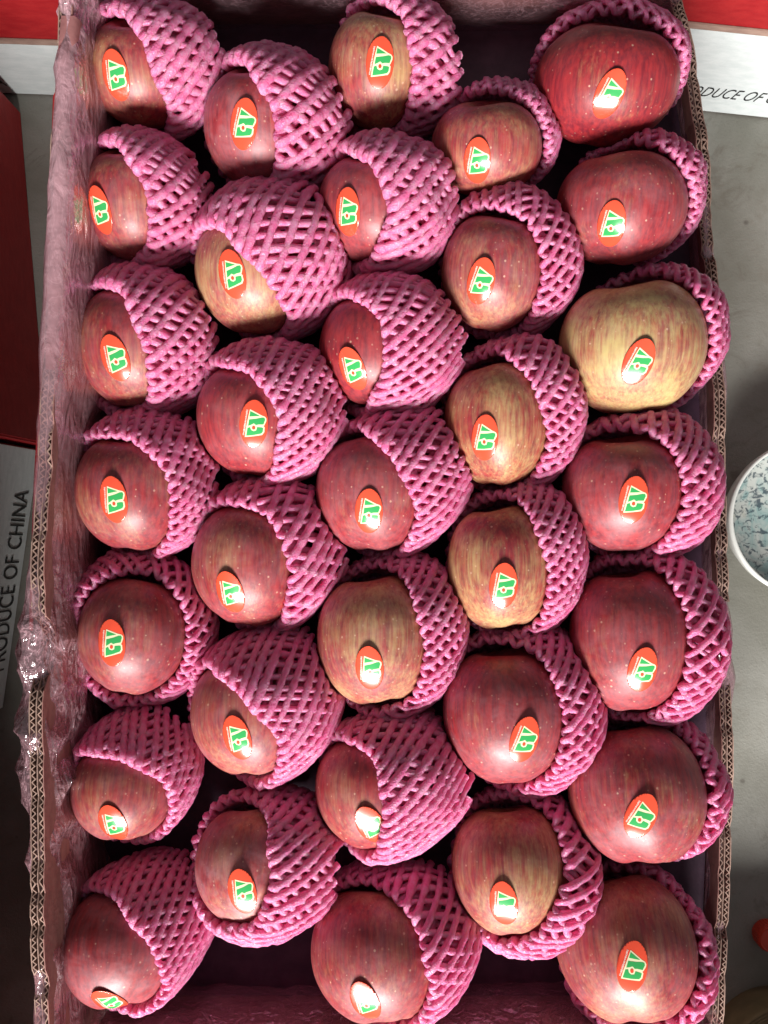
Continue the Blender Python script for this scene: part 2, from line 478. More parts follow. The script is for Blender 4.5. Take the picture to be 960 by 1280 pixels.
# ------------------------------------------------------------------ apples: measured from the photograph
#  name  cx   cy   rx ry  az  tau  d    ext   sx   sy  tilt  (red, yellow, bloom)
A = {
'A1': (179, 93, 71, 69, 196, 62, .36, 1.55, 144, 94, -3, (.62, .25, .25)),
'A2': (172, 256, 70, 71, 182, 55, .26, 1.38, 124, 263, -4, (.72, .20, .35)),
'A3': (171, 435, 73, 75, 188, 56, .22, 1.38, 143, 448, -12, (.70, .35, .30)),
'A4': (168, 614, 72, 72, 206, 52, .56, 1.52, 142, 625, -5, (.66, .25, .35)),
'A5': (167, 792, 70, 73, 225, 24, .97, 1.36, 140, 804, -3, (.80, .15, .45)),
'A6': (156, 985, 66, 64, 238, 52, .55, 1.66, 146, 1030, -6, (.62, .20, .40)),
'A7': (154, 1180, 73, 76, 220, 58, .46, 1.72, 147, 1251, -18, (1.30, .0, .55)),
'B1': (331, 162, 75, 79, 183, 57, .24, 1.46, 305, 155, 12, (.80, .20, .60)),
'B2': (322, 342, 76, 77, 214, 62, .16, 1.56, 290, 343, -10, (.45, .65, .30)),
'B3': (322, 523, 74, 71, 196, 57, .31, 1.56, 317, 530, 5, (.95, .05, .30)),
'B4': (314, 704, 74, 76, 208, 52, .58, 1.60, 288, 741, -6, (.70, .25, .35)),
'B5': (316, 890, 76, 77, 216, 62, .15, 1.52, 298, 923, -10, (.64, .20, .45)),
'B6': (320, 1078, 72, 75, 180, 46, .40, 1.55, 305, 1115, -10, (.66, .20, .80)),
'C1': (475, 90, 63, 75, 178, 45, .74, 1.56, 475, 78, 6, (.40, .55, .25)),
'C2': (470, 262, 71, 70, 182, 58, .20, 1.42, 434, 265, 4, (1.05, .0, .35)),
'C3': (471, 438, 72, 70, 188, 60, .14, 1.45, 440, 462, -12, (.95, .10, .15)),
'C4': (467, 615, 71, 73, 204, 50, .64, 1.68, 461, 640, 5, (.90, .10, .45)),
'C5': (471, 797, 71, 80, 190, 36, .88, 1.58, 462, 836, -2, (.42, .60, .30)),
'C6': (468, 985, 72, 72, 200, 62, .14, 1.70, 464, 1032, -18, (.66, .20, .25)),
'C7': (474, 1188, 83, 87, 214, 52, .64, 1.50, 457, 1251, -8, (.62, .20, .45)),
'D1': (608, 186, 68, 61, 214, 32, .99, 1.52, 597, 202, 5, (.66, .40, .25)),
'D2': (616, 341, 65, 73, 205, 34, .94, 1.64, 601, 352, 14, (.54, .40, .40)),
'D3': (622, 530, 67, 77, 200, 36, .90, 1.58, 606, 548, 10, (.46, .70, .10)),
'D4': (627, 707, 65, 77, 195, 34, .92, 1.58, 629, 733, 3, (.40, .70, .15)),
'D5': (635, 891, 80, 84, 205, 38, .86, 1.45, 654, 925, 12, (.92, .08, .45)),
'D6': (637, 1084, 71, 81, 178, 28, .98, 1.56, 627, 1130, 3, (.38, .60, .35)),
'E1': (755, 107, 90, 77, 258, 22, 1.04, 1.30, 763, 118, 17, (.95, .30, .05)),
'E2': (776, 261, 82, 72, 215, 28, 1.0, 1.38, 766, 281, 7, (.82, .15, .35)),
'E3': (790, 434, 90, 83, 205, 26, 1.02, 1.32, 799, 453, 17, (.20, .95, .25)),
'E4': (780, 615, 78, 72, 200, 30, .98, 1.56, 792, 625, 6, (1.0, .05, .45)),
'E5': (787, 798, 75, 88, 195, 30, .98, 1.55, 801, 838, 10, (.92, .10, .40)),
'E6': (794, 990, 84, 87, 200, 30, 1.0, 1.45, 798, 1020, 28, (.80, .45, .45)),
'E7': (781, 1182, 86, 93, 168, 15, 1.03, 1.54, 787, 1208, 18, (.56, .20, .40)),
}

def norm(v): return v / np.linalg.norm(v, axis=-1, keepdims=True)

class Apple: pass
apples = {}
CAMP = np.array([0, 0, D])
for key, (cx, cy, rx, ry, az, tau, d, ext, sx, sy, tilt, colr) in A.items():
    a = Apple(); a.key = key
    r_ = np.random.default_rng(sum(map(ord, key)) * 31)
    z = r_.uniform(-.003, .003)
    a.c = W(cx, cy, z)
    v = norm(CAMP - a.c)
    ex = norm(np.array([1., 0, 0]) - v * v[0])
    ey = np.cross(v, ex)
    a.R = np.stack([ex, ey, v], 1)              # local -> world
    dist = np.linalg.norm(CAMP - a.c)
    ca = v[2]
    ru = np.array([a.c[0], a.c[1]]); ru = ru / (np.linalg.norm(ru) + 1e-9)
    k = PX * (D - z) / D
    a.sx_ = k * (1 - (1 - ca) * ru[0] ** 2)
    a.sy_ = k * (1 - (1 - ca) * ru[1] ** 2)
    a.rx, a.ry = rx * a.sx_ * 1.02, ry * a.sy_ * 1.06
    a.rz = (a.rx + a.ry) / 2
    a.rad = np.array([a.rx, a.ry, a.rz])
    a.mean = (a.rx + a.ry) / 2
    a.dist = dist
    a.az, a.tau, a.d, a.ext = math.radians(az), math.radians(tau), d, ext
    a.sp = ((sx - cx) * a.sx_, (cy - sy) * a.sy_)
    a.tilt = math.radians(tilt)
    a.col = colr
    ti, tj = r_.uniform(-.18, .18), r_.uniform(-.04, .30)
    a.axis = norm(np.array([math.sin(ti), math.cos(ti), math.sin(tj)]))
    a.lp = r_.uniform(0, 6.28)
    a.rng = r_
    apples[key] = a

def rfun(a, n, cavity=True):
    """radius factor of the apple in direction n (unit, ellipsoid space)"""
    c = n @ a.axis
    s = np.sqrt(np.maximum(0, 1 - c * c))
    p = 2.14
    r = (np.abs(s) ** p + np.abs(c) ** p + 1e-9) ** (-1 / p)
    # narrower towards the blossom end
    r = r * (1 - .055 * np.clip(-c, 0, 1) ** 1.5 * s * 1.6)
    e1 = norm(np.cross(a.axis, np.array([0, 0, 1.])))
    e2 = np.cross(a.axis, e1)
    psi = np.arctan2(n @ e2, n @ e1)
    r = r * (1 + .014 * np.cos(5 * psi + a.lp) * np.clip(.25 - .75 * c, 0, 1) + .016 * np.cos(2 * psi + a.lp * 2) + .008 * np.cos(3 * psi + a.lp * 3))
    if cavity:
        ph = np.arccos(np.clip(c, -1, 1))
        r = r * (1 - .30 * np.exp(-(ph / .26) ** 2) - .07 * np.exp(-(ph / .55) ** 2))
        r = r * (1 - .20 * np.exp(-((math.pi - ph) / .24) ** 2) * (1 + .12 * np.cos(5 * psi + a.lp)))
    return r

def surf(a, n, cavity=True):
    return n * rfun(a, n, cavity)[..., None] * a.rad

def matrix_of(a):
    m = Matrix.Identity(4)
    for i in range(3):
        for j in range(3): m[i][j] = a.R[i, j]
        m[i][3] = a.c[i]
    return m

# ------------------------------------------------------------------ labels
COLN = {'A': 'the column by the filmed wall', 'B': 'the second column from the filmed wall', 'C': 'the middle column',
        'D': 'the second column from the bare wall', 'E': 'the column by the bare wall'}
ORD = {1: 'topmost', 2: 'second down', 3: 'third down', 4: 'fourth down', 5: 'fifth down', 6: 'sixth down', 7: 'lowest'}
ORDD = dict(ORD); ORDD[6] = 'bottom one'
LOOK = {
'A1': 'dull red apple', 'A2': 'brownish red apple', 'A3': 'red apple paling downwards', 'A4': 'pale red apple', 'A5': 'dark red apple', 'A6': 'red apple',
'A7': 'dark apple with white waxy bloom', 'B1': 'greyish red apple', 'B2': 'red and yellow apple', 'B3': 'deep red apple', 'B4': 'streaked red apple',
'B5': 'pale pinkish red apple', 'B6': 'bloomed red apple', 'C1': 'olive brown apple', 'C2': 'dark wine red apple', 'C3': 'deep red apple', 'C4': 'speckled dark red apple',
'C5': 'yellow streaked apple', 'C6': 'red apple', 'C7': 'large red apple', 'D1': 'reddish brown apple', 'D2': 'pinkish streaked apple', 'D3': 'yellow streaked red apple',
'D4': 'yellowish streaked apple', 'D5': 'large dark red apple', 'D6': 'pale yellowish apple', 'E1': 'large bright red apple', 'E2': 'dark red apple',
'E3': 'large yellow green apple', 'E4': 'speckled dark red apple', 'E5': 'tall dark red apple', 'E6': 'large orange streaked apple', 'E7': 'very large pale red apple'}
ROWCOUNT = {'A': 7, 'B': 6, 'C': 7, 'D': 6, 'E': 7}
def where(key):
    c, k = key[0], int(key[1])
    o = 'lowest' if k == ROWCOUNT[c] else ORD[k]
    return o, COLN[c]
def short(s):
    return s
def apple_label(key):
    o, c = where(key)
    return f"{LOOK[key]}, {o} in {c}"
def net_label(key):
    o, c = where(key)
    return f"pink foam net on the apple {o} in {c}"

# ------------------------------------------------------------------ sticker shapes (millimetres, flat)
EMB = {
 'outline': [(265, 438), (535, 552), (612, 572), (648, 610), (650, 665), (612, 752), (592, 778), (618, 800), (618, 905), (572, 972), (380, 1012), (176, 1052), (190, 900), (236, 610)],
 'tri': [(274, 478), (500, 568), (262, 598)],
 'bar': [(258, 662), (420, 632), (545, 596), (604, 598), (622, 640), (588, 742), (470, 752), (420, 768), (370, 735), (310, 770), (244, 800)],
 'low': [(232, 842), (290, 820), (318, 880), (375, 902), (430, 880), (446, 808), (545, 806), (586, 815), (584, 895), (552, 940), (380, 985), (208, 1018)],
}
def mm(p): return ((p[0] - 365) / 660 * 17.0, -(p[1] - 750) / 1090 * 30.0)
def poly2d(polys, step=1.1):
    bm = bmesh.new()
    for P in polys:
        vs = [bm.verts.new((x, y, 0)) for x, y in P]
        f = bm.faces.new(vs)
        if f.normal.z < 0 or f.calc_area() and False: pass
    bm.normal_update()
    for f in bm.faces:
        if f.normal.z < 0: f.normal_flip()
    bmesh.ops.triangulate(bm, faces=bm.faces[:])
    xs = [v.co.x for v in bm.verts]; ys = [v.co.y for v in bm.verts]
    for ax, lo, hi in ((0, min(xs), max(xs)), (1, min(ys), max(ys))):
        t = lo + step
        while t < hi:
            nrm = [0, 0, 0]; nrm[ax] = 1
            co = [0, 0, 0]; co[ax] = t + .013
            bmesh.ops.bisect_plane(bm, geom=bm.verts[:] + bm.edges[:] + bm.faces[:], plane_co=co, plane_no=nrm)
            t += step
    bm.normal_update()
    bm.verts.index_update()
    v = np.array([v.co[:2] for v in bm.verts])
    f = [[w.index for w in fc.verts] for fc in bm.faces]
    bm.free()
    return v, f
ell = [(8.5 * math.cos(t), 15.0 * math.sin(t)) for t in np.linspace(0, 2 * math.pi, 72, endpoint=False)]
SH_ELL = poly2d([ell])
SH_OUT = poly2d([[mm(p) for p in EMB['outline']]])
SH_GRN = poly2d([[mm(p) for p in EMB[k]] for k in ('tri', 'bar', 'low')])
cxm, cym = mm((372, 826))
SH_DOT = poly2d([[(cxm + 1.0 * math.cos(t), cym + 1.15 * math.sin(t)) for t in np.linspace(0, 6.283, 12, endpoint=False)]])
# the tiny line of print along the emblem: strokes too small to read
tk = []
rt = np.random.default_rng(3)
p0, p1 = np.array(mm((185, 452))), np.array(mm((122, 1030)))
dd = (p1 - p0) / np.linalg.norm(p1 - p0); pp = np.array([-dd[1], dd[0]])
if pp[0] < 0: pp = -pp
L_ = np.linalg.norm(p1 - p0)
t = 0.
while t < L_ - .6:
    wd = rt.uniform(.35, .75)
    h0, h1 = rt.uniform(-.1, .25), rt.uniform(.75, 1.15)
    q0 = p0 + dd * t
    tk.append([tuple(q0 + pp * h0), tuple(q0 + pp * h1), tuple(q0 + pp * h1 + dd * wd), tuple(q0 + pp * h0 + dd * wd)])
    t += wd + rt.uniform(.12, .3)
SH_TXT = poly2d(tk, 40)

def put_shape(a, shape, lift, base, thick=0.0):
    v2, f = shape
    x, y = v2[:, 0] * .001, v2[:, 1] * .001
    p = a.s0 + x[:, None] * a.se1 + y[:, None] * a.se2
    n = norm(p / a.rad)
    q = surf(a, n)
    sn = a.sn
    # printed sheet is stiffer than the skin: the ends stand off a little
    e = np.clip(v2[:, 1] / 15.0, -1, 1)
    off = base + a.lift_t * np.clip(e - .15, 0, 1) ** 1.6 + a.lift_b * np.clip(-e - .3, 0, 1) ** 1.6
    return q + sn * off[:, None], f

# ------------------------------------------------------------------ build apples
NT, NP = 60, 80
th = np.linspace(0, math.pi, NT)
ps = np.linspace(0, 2 * math.pi, NP, endpoint=False)
for key, a in apples.items():
    e1 = norm(np.cross(a.axis, np.array([0, 0, 1.]))); e2 = np.cross(a.axis, e1)
    T, Pp = np.meshgrid(th[1:-1], ps, indexing='ij')
    nn = np.cos(T)[..., None] * a.axis + np.sin(T)[..., None] * (np.cos(Pp)[..., None] * e1 + np.sin(Pp)[..., None] * e2)
    nn = np.vstack([nn.reshape(-1, 3), a.axis[None], -a.axis[None]])
    v = surf(a, nn)
    nr = NT - 2
    f = [tuple(q) for q in grid_faces(nr, NP, True)[:, ::-1]]
    top, bot = nr * NP, nr * NP + 1
    for j in range(NP):
        f.append((top, j, (j + 1) % NP)[::-1])
        f.append((bot, (nr - 1) * NP + (j + 1) % NP, (nr - 1) * NP + j)[::-1])
    me = mesh('apple', v, f)
    bm = bmesh.new(); bm.from_mesh(me); bmesh.ops.recalc_face_normals(bm, faces=bm.faces[:]); bm.to_mesh(me); bm.free()
    o = link('apple', me, M['apple'])
    o.matrix_world = matrix_of(a)
    o.color = (*a.col, 1)
    tag(o, apple_label(key), 'apple', 'red apples packed in the carton')
    a.obj = o
    # sticker frame
    x, y = a.sp
    zz = a.rz * math.sqrt(max(.05, 1 - (x / a.rx) ** 2 - (y / a.ry) ** 2))
    for _ in range(12):
        kx = (a.dist - zz) / a.dist
        P = np.array([x * kx, y * kx, zz])
        n_ = norm(P / a.rad)
        s_ = surf(a, n_[None])[0]
        kk = np.linalg.norm(s_) / np.linalg.norm(P)
        zz = max(.006, zz + (kk - 1) * np.linalg.norm(P) * .8)
    a.s0 = s_
    eps = .02
    t1 = norm(np.cross(np.array([0, 1., 0]), n_)); t2 = np.cross(n_, t1)
    g1 = surf(a, norm(n_ + t1 * eps)[None])[0] - surf(a, norm(n_ - t1 * eps)[None])[0]
    g2 = surf(a, norm(n_ + t2 * eps)[None])[0] - surf(a, norm(n_ - t2 * eps)[None])[0]
    a.sn = norm(np.cross(g1, g2))
    if a.sn[2] < 0: a.sn = -a.sn
    up = np.array([math.sin(a.tilt), math.cos(a.tilt), 0])
    up = norm(up - a.sn * (up @ a.sn))
    a.se2 = up
    a.se1 = np.cross(up, a.sn)
    a.lift_t = a.rng.uniform(.0008, .0026)
    a.lift_b = a.rng.uniform(.0, .0006)
    v, f = put_shape(a, SH_ELL, 0, .00050)
    st = link('sticker', mesh('sticker', v, f), M['st_red'], o)
    sol = st.modifiers.new('thickness', 'SOLIDIFY'); sol.thickness = .00012; sol.offset = -1
    # print: cream outline, green strokes, centre dot, line of type; one printed emblem on the sticker
    parts = [(SH_OUT, .00058, 0), (SH_GRN, .00065, 1), (SH_DOT, .00072, 2)]
    V, F, MI = [], [], []
    for sh, b_, mi in parts:
        v, f = put_shape(a, sh, 0, b_)
        base = sum(len(q) for q in V)
        V.append(v); F += [[i + base for i in q] for q in f]; MI += [mi] * len(f)
    me = mesh('emblem', np.vstack(V), F)
    em = link('emblem', me, [M['st_cream'], M['st_green'], M['st_red']], st)
    me.polygons.foreach_set('material_index', MI)
    v, f = put_shape(a, SH_TXT, 0, .00058)
    link('lettering', mesh('lettering', v, f), M['st_pink'], st)

# ------------------------------------------------------------------ foam nets
COARSE = {'A1': 28, 'A2': 29, 'B1': 27, 'C1': 29, 'C2': 28, 'A3': 31, 'B2': 30, 'B4': 31, 'C6': 31, 'B6': 30, 'D6': 31, 'E4': 31, 'E6': 30, 'E7': 30}
def build_net(a):
    NST = COARSE.get(a.key, 34)
    RS = .00222 - .00007 * (NST - 28)
    R = a.mean
    r_ = a.rng
    tau, az = a.tau, a.az
    ax = np.array([math.cos(az) * math.sin(tau), math.sin(az) * math.sin(tau), math.cos(tau)])
    b1 = np.array([-math.cos(az) * math.cos(tau), -math.sin(az) * math.cos(tau), math.sin(tau)])
    b2 = np.cross(ax, b1)
    rho0 = 1 + .0055 / R
    th0 = tau + math.asin(min(.995, a.d / rho0)) if a.d < .99 else tau + math.radians(84 + (a.d - 1) * 150)
    ring = a.d > .8
    dth = max(math.radians(40), tau + math.radians(73) - th0) if not ring else math.radians(58)
    flare = .06 if not ring else .22
    kt = max(0.0, a.ext - rho0 - RS / R - flare * .8)
    tdir = norm(np.array([-math.cos(az), -math.sin(az), .05]))
    h_in, h_out = .0020, .0060
    n_in, n_u, n_o = 15, 5, 24
    # profile along a strand: arc coordinate v (radians of polar angle travelled), theta offset, height, t
    prof = []
    ins = math.radians(72)
    for i in range(n_in):
        q = 1 - i / n_in
        prof.append((-ins * q, ins * q, h_in, 0.))
    ru = (h_out - h_in) / 2
    for i in range(n_u + 1):
        q = i / n_u * math.pi
        prof.append(((i / n_u - .5) * .10, -math.sin(q) * ru / R * .9, h_in + ru * (1 - math.cos(q)), 0.))
    for i in range(1, n_o + 1):
        t = i / n_o
        prof.append((.05 + dth * t, dth * t, h_out, t))
    prof = np.array(prof)
    m = len(prof)
    slA, slB = r_.uniform(.60, .92), -r_.uniform(.78, 1.08)
    if r_.random() < .35: slA, slB = -slB * .9, -slA * 1.1
    ph = r_.uniform(0, 6.28, 6)
    nz = SineNoise(1.7, int(r_.integers(1e6)), 3)
    nzf = SineNoise(9, int(r_.integers(1e6)), 3)
    Pts, Nrm, Rad = [], [], []
    for fam, sl, dh in ((0, slA, .0005), (1, slB, -.0004)):
        u0 = (np.arange(NST) + .5 * fam + r_.normal(0, .09, NST)) / NST * 2 * math.pi
        u0 = u0 + .05 * np.sin(2 * u0 + ph[3]) + .012 * np.sin(5 * u0 + ph[4])
        lenv = r_.uniform(.88, 1.12, NST) if fam == 0 else r_.uniform(.80, .98, NST)
        vv = np.where(prof[None, :, 3] > 0, .05 + dth * prof[None, :, 3] * lenv[:, None], prof[None, :, 0])
        u = u0[:, None] + sl * vv
        tt = prof[None, :, 3] * lenv[:, None]
        lip = th0 + .04 * np.sin(2 * u + ph[0]) + .045 * np.sin(3 * u + ph[1]) + .022 * np.sin(7 * u + ph[2])
        tt0 = tt
        theta = lip + np.where(prof[None, :, 3] > 0, dth * tt, prof[None, :, 1])
        n = np.cos(theta)[..., None] * ax + np.sin(theta)[..., None] * (np.cos(u)[..., None] * b1 + np.sin(u)[..., None] * b2)
        n = norm(n)
        p = n * (rfun(a, n, False)[..., None] * a.rad)
        hh = np.broadcast_to(prof[None, :, 2], u.shape) + dh * np.where(prof[None, :, 2] > .003, 1, 0)
        inn = (prof[None, :, 3] == 0) * np.clip(prof[None, :, 1], 0, None) / dth
        tt = tt + .72 * np.clip(inn, 0, 1)
        g = np.sin(np.minimum(tt / .55, 1) * math.pi / 2)
        # the loose end gathers again
        gat = np.clip((tt - .6) / .4, 0, 1) ** 1.5
        und = nz(n * 2.2)
        fl = flare * g * (1 - (.45 if ring else .1) * gat) + .045 * und * g + .02 * nzf(n) * g
        p = p + n * (hh + R * fl)[..., None] + tdir * (R * kt * np.clip(tt, 0, 1.05) ** 1.15)[..., None]
        Pts.append(p); Nrm.append(n)
        # strands swell where they are welded to the ones crossing them
        cph = (u - (slB if fam == 0 else slA) * vv) / (2 * math.pi / NST) - (.5 if fam == 0 else 0)
        Rad.append(RS * (1 + .16 * nzf(n * 1.9 + fam) + .13 * np.cos(2 * math.pi * cph)) * (1.06 if fam == 0 else .96))
    P = np.concatenate(Pts); N = np.concatenate(Nrm); Rd = np.concatenate(Rad)
    # world space, give way to the neighbours and the walls
    Pw = P @ a.R.T + a.c
    for b in apples.values():
        if b is a or np.linalg.norm(b.c - a.c) > .17: continue
        q = (Pw - b.c) @ b.R / b.rad
        ln = np.linalg.norm(q, axis=-1)
        nq = q / (ln[..., None] + 1e-9)
        lim = rfun(b, nq, False) + .0030 / b.mean
        k = np.where(ln < lim, lim / np.maximum(ln, .3), 1)
        Pw = (q * k[..., None] * b.rad) @ b.R.T + b.c
    # carton walls
    xi = right_x(Pw[..., 1]) - THK / 2 - .0025
    sm = np.clip((RIM_R + .006 - Pw[..., 2]) / .006, 0, 1)
    Pw[..., 0] = np.where(Pw[..., 0] > xi, Pw[..., 0] + (xi - Pw[..., 0]) * sm, Pw[..., 0])
    xi = left_x(Pw[..., 1]) + THK / 2 + .0035
    Pw[..., 0] = np.maximum(Pw[..., 0], xi)
    Pw[..., 2] = np.maximum(Pw[..., 2], -.047)
    P = (Pw - a.c) @ a.R
    # tubes
    Tn = np.gradient(P, axis=1); Tn = norm(Tn + 1e-9)
    # outward direction at the fold turns with the profile
    out = N - Tn * (N * Tn).sum(-1, keepdims=True)
    bad = np.linalg.norm(out, axis=-1) < .25
    out = np.where(bad[..., None], np.cross(Tn, np.cross(N, ax)), out)
    out = norm(out + 1e-9)
    Bn = norm(np.cross(Tn, out))
    K = 7
    ang = np.arange(K) / K * 2 * math.pi + .26
    rn, rb = Rd * .95, Rd * 1.18
    ring_ = P[:, :, None, :] + out[:, :, None, :] * (np.cos(ang)[None, None, :, None] * rn[..., None, None]) + Bn[:, :, None, :] * (np.sin(ang)[None, None, :, None] * rb[..., None, None])
    lump = SineNoise(1500, int(r_.integers(1e6)), 3, 8)
    ctr = P[:, :, None, :]
    ring_ = ctr + (ring_ - ctr) * (1 + .06 * lump(ring_.reshape(-1, 3)).reshape(ring_.shape[:3]))[..., None]
    ns = P.shape[0]
    V = ring_.reshape(-1, 3)
    one = grid_faces(m, K, True)
    caps = np.array([[0, 1, 2, 3], [0, 3, 4, 5], [0, 5, 6, 6]])[:2]
    caps2 = caps[:, ::-1] + (m - 1) * K
    one = np.vstack([one, caps, caps2])
    P_end = None
    F = (one[None] + (np.arange(ns) * m * K)[:, None, None]).reshape(-1, 4)
    return V, F

for key, a in apples.items():
    V, F = build_net(a)
    me = bpy.data.meshes.new('foam_net')
    nv, nf = len(V), len(F)
    me.vertices.add(nv); me.vertices.foreach_set('co', V.astype(np.float32).ravel())
    me.loops.add(nf * 4); me.loops.foreach_set('vertex_index', F.astype(np.int32).ravel())
    me.polygons.add(nf); me.polygons.foreach_set('loop_start', np.arange(nf, dtype=np.int32) * 4)
    me.polygons.foreach_set('use_smooth', np.ones(nf, bool))
    me.update(calc_edges=True); me.validate()
    o = link('foam_net', me, M['foam'])
    o.matrix_world = matrix_of(a)
    tag(o, net_label(key), 'foam net', 'pink foam nets around the apples')

# ------------------------------------------------------------------ dark tray sheet under the apples
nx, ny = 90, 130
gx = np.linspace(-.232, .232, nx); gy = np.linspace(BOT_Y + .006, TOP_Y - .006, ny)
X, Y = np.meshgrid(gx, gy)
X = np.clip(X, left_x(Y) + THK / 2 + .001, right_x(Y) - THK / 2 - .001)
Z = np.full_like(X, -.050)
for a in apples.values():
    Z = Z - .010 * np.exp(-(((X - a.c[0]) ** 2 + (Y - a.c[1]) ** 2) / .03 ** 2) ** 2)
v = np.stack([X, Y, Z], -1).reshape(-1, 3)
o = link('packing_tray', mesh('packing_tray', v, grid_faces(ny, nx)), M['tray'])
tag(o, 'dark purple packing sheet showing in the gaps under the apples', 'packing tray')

# ------------------------------------------------------------------ plastic liner
liner = empty('plastic_liner', (0, 0, RIM_L))
tag(liner, 'thin clear pinkish plastic film draped over the carton walls, crumpled and shiny', 'plastic film')

def film(name, S_, prof_fn, crump_fn, amp, seed, npro=40, haze=None):
    """prof_fn(s) -> list of (x, y, z) arrays down the section"""
    sec = prof_fn(S_)                               # k arrays of (n, 3)
    sec = np.stack(sec, 1)                          # n, k, 3
    k = sec.shape[1]
    d = np.linalg.norm(np.diff(sec, axis=1), axis=-1).mean(0)
    cum = np.concatenate([[0], np.cumsum(d)]); cum /= cum[-1]
    tt = np.linspace(0, 1, npro)
    out = np.empty((len(S_), npro, 3))
    # smooth (Catmull-like) interpolation: linear then blurred
    for c in range(3):
        for i in range(len(S_)):
            out[i, :, c] = np.interp(tt, cum, sec[i, :, c])
    for _ in range(3):
        out[:, 1:-1] = (out[:, :-2] + 2 * out[:, 1:-1] + out[:, 2:]) / 4
    cr = crump_fn(S_)[:, None] * np.ones(npro)
    n1, n2, n3 = SineNoise(55, seed), SineNoise(190, seed + 1), SineNoise(420, seed + 2)
    P = out.reshape(-1, 3)
    q = P * np.array([1, .55, 1])
    crf = cr.ravel()
    disp = (.6 * n1(q) + .68 * crf * (1 - 1.6 * np.abs(n2(q))) + .12 * crf * crf * (1 - 1.6 * np.abs(n3(q)))).reshape(len(S_), npro)
    du = np.gradient(out, axis=0); dv = np.gradient(out, axis=1)
    nr = norm(np.cross(du, dv) + 1e-12)
    out = out + nr * (disp * amp * (.18 + cr))[..., None]
    me = mesh(name, out.reshape(-1, 3), grid_faces(len(S_), npro))
    at = me.attributes.new('crumple', 'FLOAT', 'POINT')
    at.data.foreach_set('value', cr.ravel().astype(np.float32))
    hz = (haze(S_) if haze else np.full(len(S_), .06))[:, None] * np.ones(npro)
    at = me.attributes.new('haze', 'FLOAT', 'POINT')
    at.data.foreach_set('value', hz.ravel().astype(np.float32))
    o = place(link(name, me, M['film'], liner))
    return o

def sec_left(s):
    c = left_x(s)
    py = 640 - s / (PX * (D - RIM_L) / D)
    o = interp([(-60, 16), (60, 19), (150, 16), (430, 22), (600, 20), (700, 19), (760, 23), (850, 31), (960, 37), (1040, 28), (1100, 24), (1180, 20), (1290, 17)], py) * PX * .9
    hi = interp([(-60, 1), (475, 1), (560, 0), (1400, 0)], py)
    i = interp([(-60, 34), (100, 30), (300, 22), (500, 18), (800, 16), (1000, 20), (1350, 18)], py) * PX * .9
    f = lambda dx, z: np.stack([c + dx, s, z + 0 * s], 1)
    return [f(.0075, -.046), f(.0075 + hi * .004, -.01), f(i * .55 + .003, .022), f(i * .5 + hi * .004, RIM_L - .006 + hi * .008), f(.003 + hi * .005, RIM_L + .0035 + hi * .0065), f(-o * .5, RIM_L + .003 + hi * .0065), f(-o, RIM_L - .004 + hi * .004), f(-o - .004, RIM_L - .04), f(-o - .004, -.12), f(-o - .002, -.20)]
sl = np.linspace(BOT_Y - .002, TOP_Y - .004, 520)
film('film_sheet', sl, sec_left,
     lambda s: interp([(-60, 1.0), (40, .9), (75, .5), (300, .30), (600, .30), (700, .45), (770, 1.0), (1000, 1.1), (1150, .8), (1300, .6)], 640 - s / (PX * (D - RIM_L) / D)), .0042, 50,
     haze=lambda s: interp([(-60, .34), (40, .40), (300, .40), (430, .32), (500, .16), (620, .10), (760, .12), (850, .14), (1040, .14), (1300, .12)], 640 - s / (PX * (D - RIM_L) / D)))

def sec_right(s):
    c = right_x(s)
    py = 640 - s / (PX * (D - RIM_R) / D)
    o = interp([(-60, 12), (150, 12), (350, 16), (480, 22), (560, 10), (700, 10), (800, 14), (850, 22), (900, 12), (1100, 14), (1200, 12), (1350, 10)], py) * PX
    f = lambda dx, z: np.stack([c + dx, s, np.full_like(s, z)], 1)
    return [f(-.0052, RIM_R - .035), f(-.0052, RIM_R - .004), f(.0, RIM_R + .0012), f(o * .7, RIM_R - .001), f(o, RIM_R - .008), f(o + .002, RIM_R - .05), f(o + .002, -.20)]
film('film_sheet', np.linspace(BOT_Y, TOP_Y, 480), sec_right,
     lambda s: interp([(-60, .5), (400, .3), (440, .7), (480, .4), (740, .25), (800, 1.0), (860, .5), (1000, .4), (1350, .7)], 640 - s / (PX * (D - RIM_R) / D)), .0020, 60, 30, haze=lambda s: np.full_like(s, .20))

def sec_top(s):
    f = lambda y, z: np.stack([s, TOP_Y + y + 0 * s, np.full_like(s, z)], 1)
    return [f(-.012, -.046), f(-.020, -.02), f(-.026, .012), f(-.022, .03), f(-.006, RIM_T + .004), f(.006, RIM_T + .003), f(.012, 0), f(.012, -.18)]
film('film_sheet', np.linspace(float(left_x(TOP_Y)) + .01, float(right_x(TOP_Y)) - .01, 360), sec_top, lambda s: np.full_like(s, .45), .0036, 70, haze=lambda s: np.full_like(s, -.06))
def sec_bot(s):
    f = lambda y, z: np.stack([s, BOT_Y + y + 0 * s, np.full_like(s, z)], 1)
    return [f(.016, -.047), f(.020, -.03), f(.018, 0), f(.010, .02), f(.004, RIM_B + .004), f(-.006, RIM_B + .003), f(-.010, 0), f(-.010, -.18)]
film('film_sheet', np.linspace(float(left_x(BOT_Y)) + .01, float(right_x(BOT_Y)) - .01, 360)[::-1], sec_bot, lambda s: np.full_like(s, .7), .0030, 80)

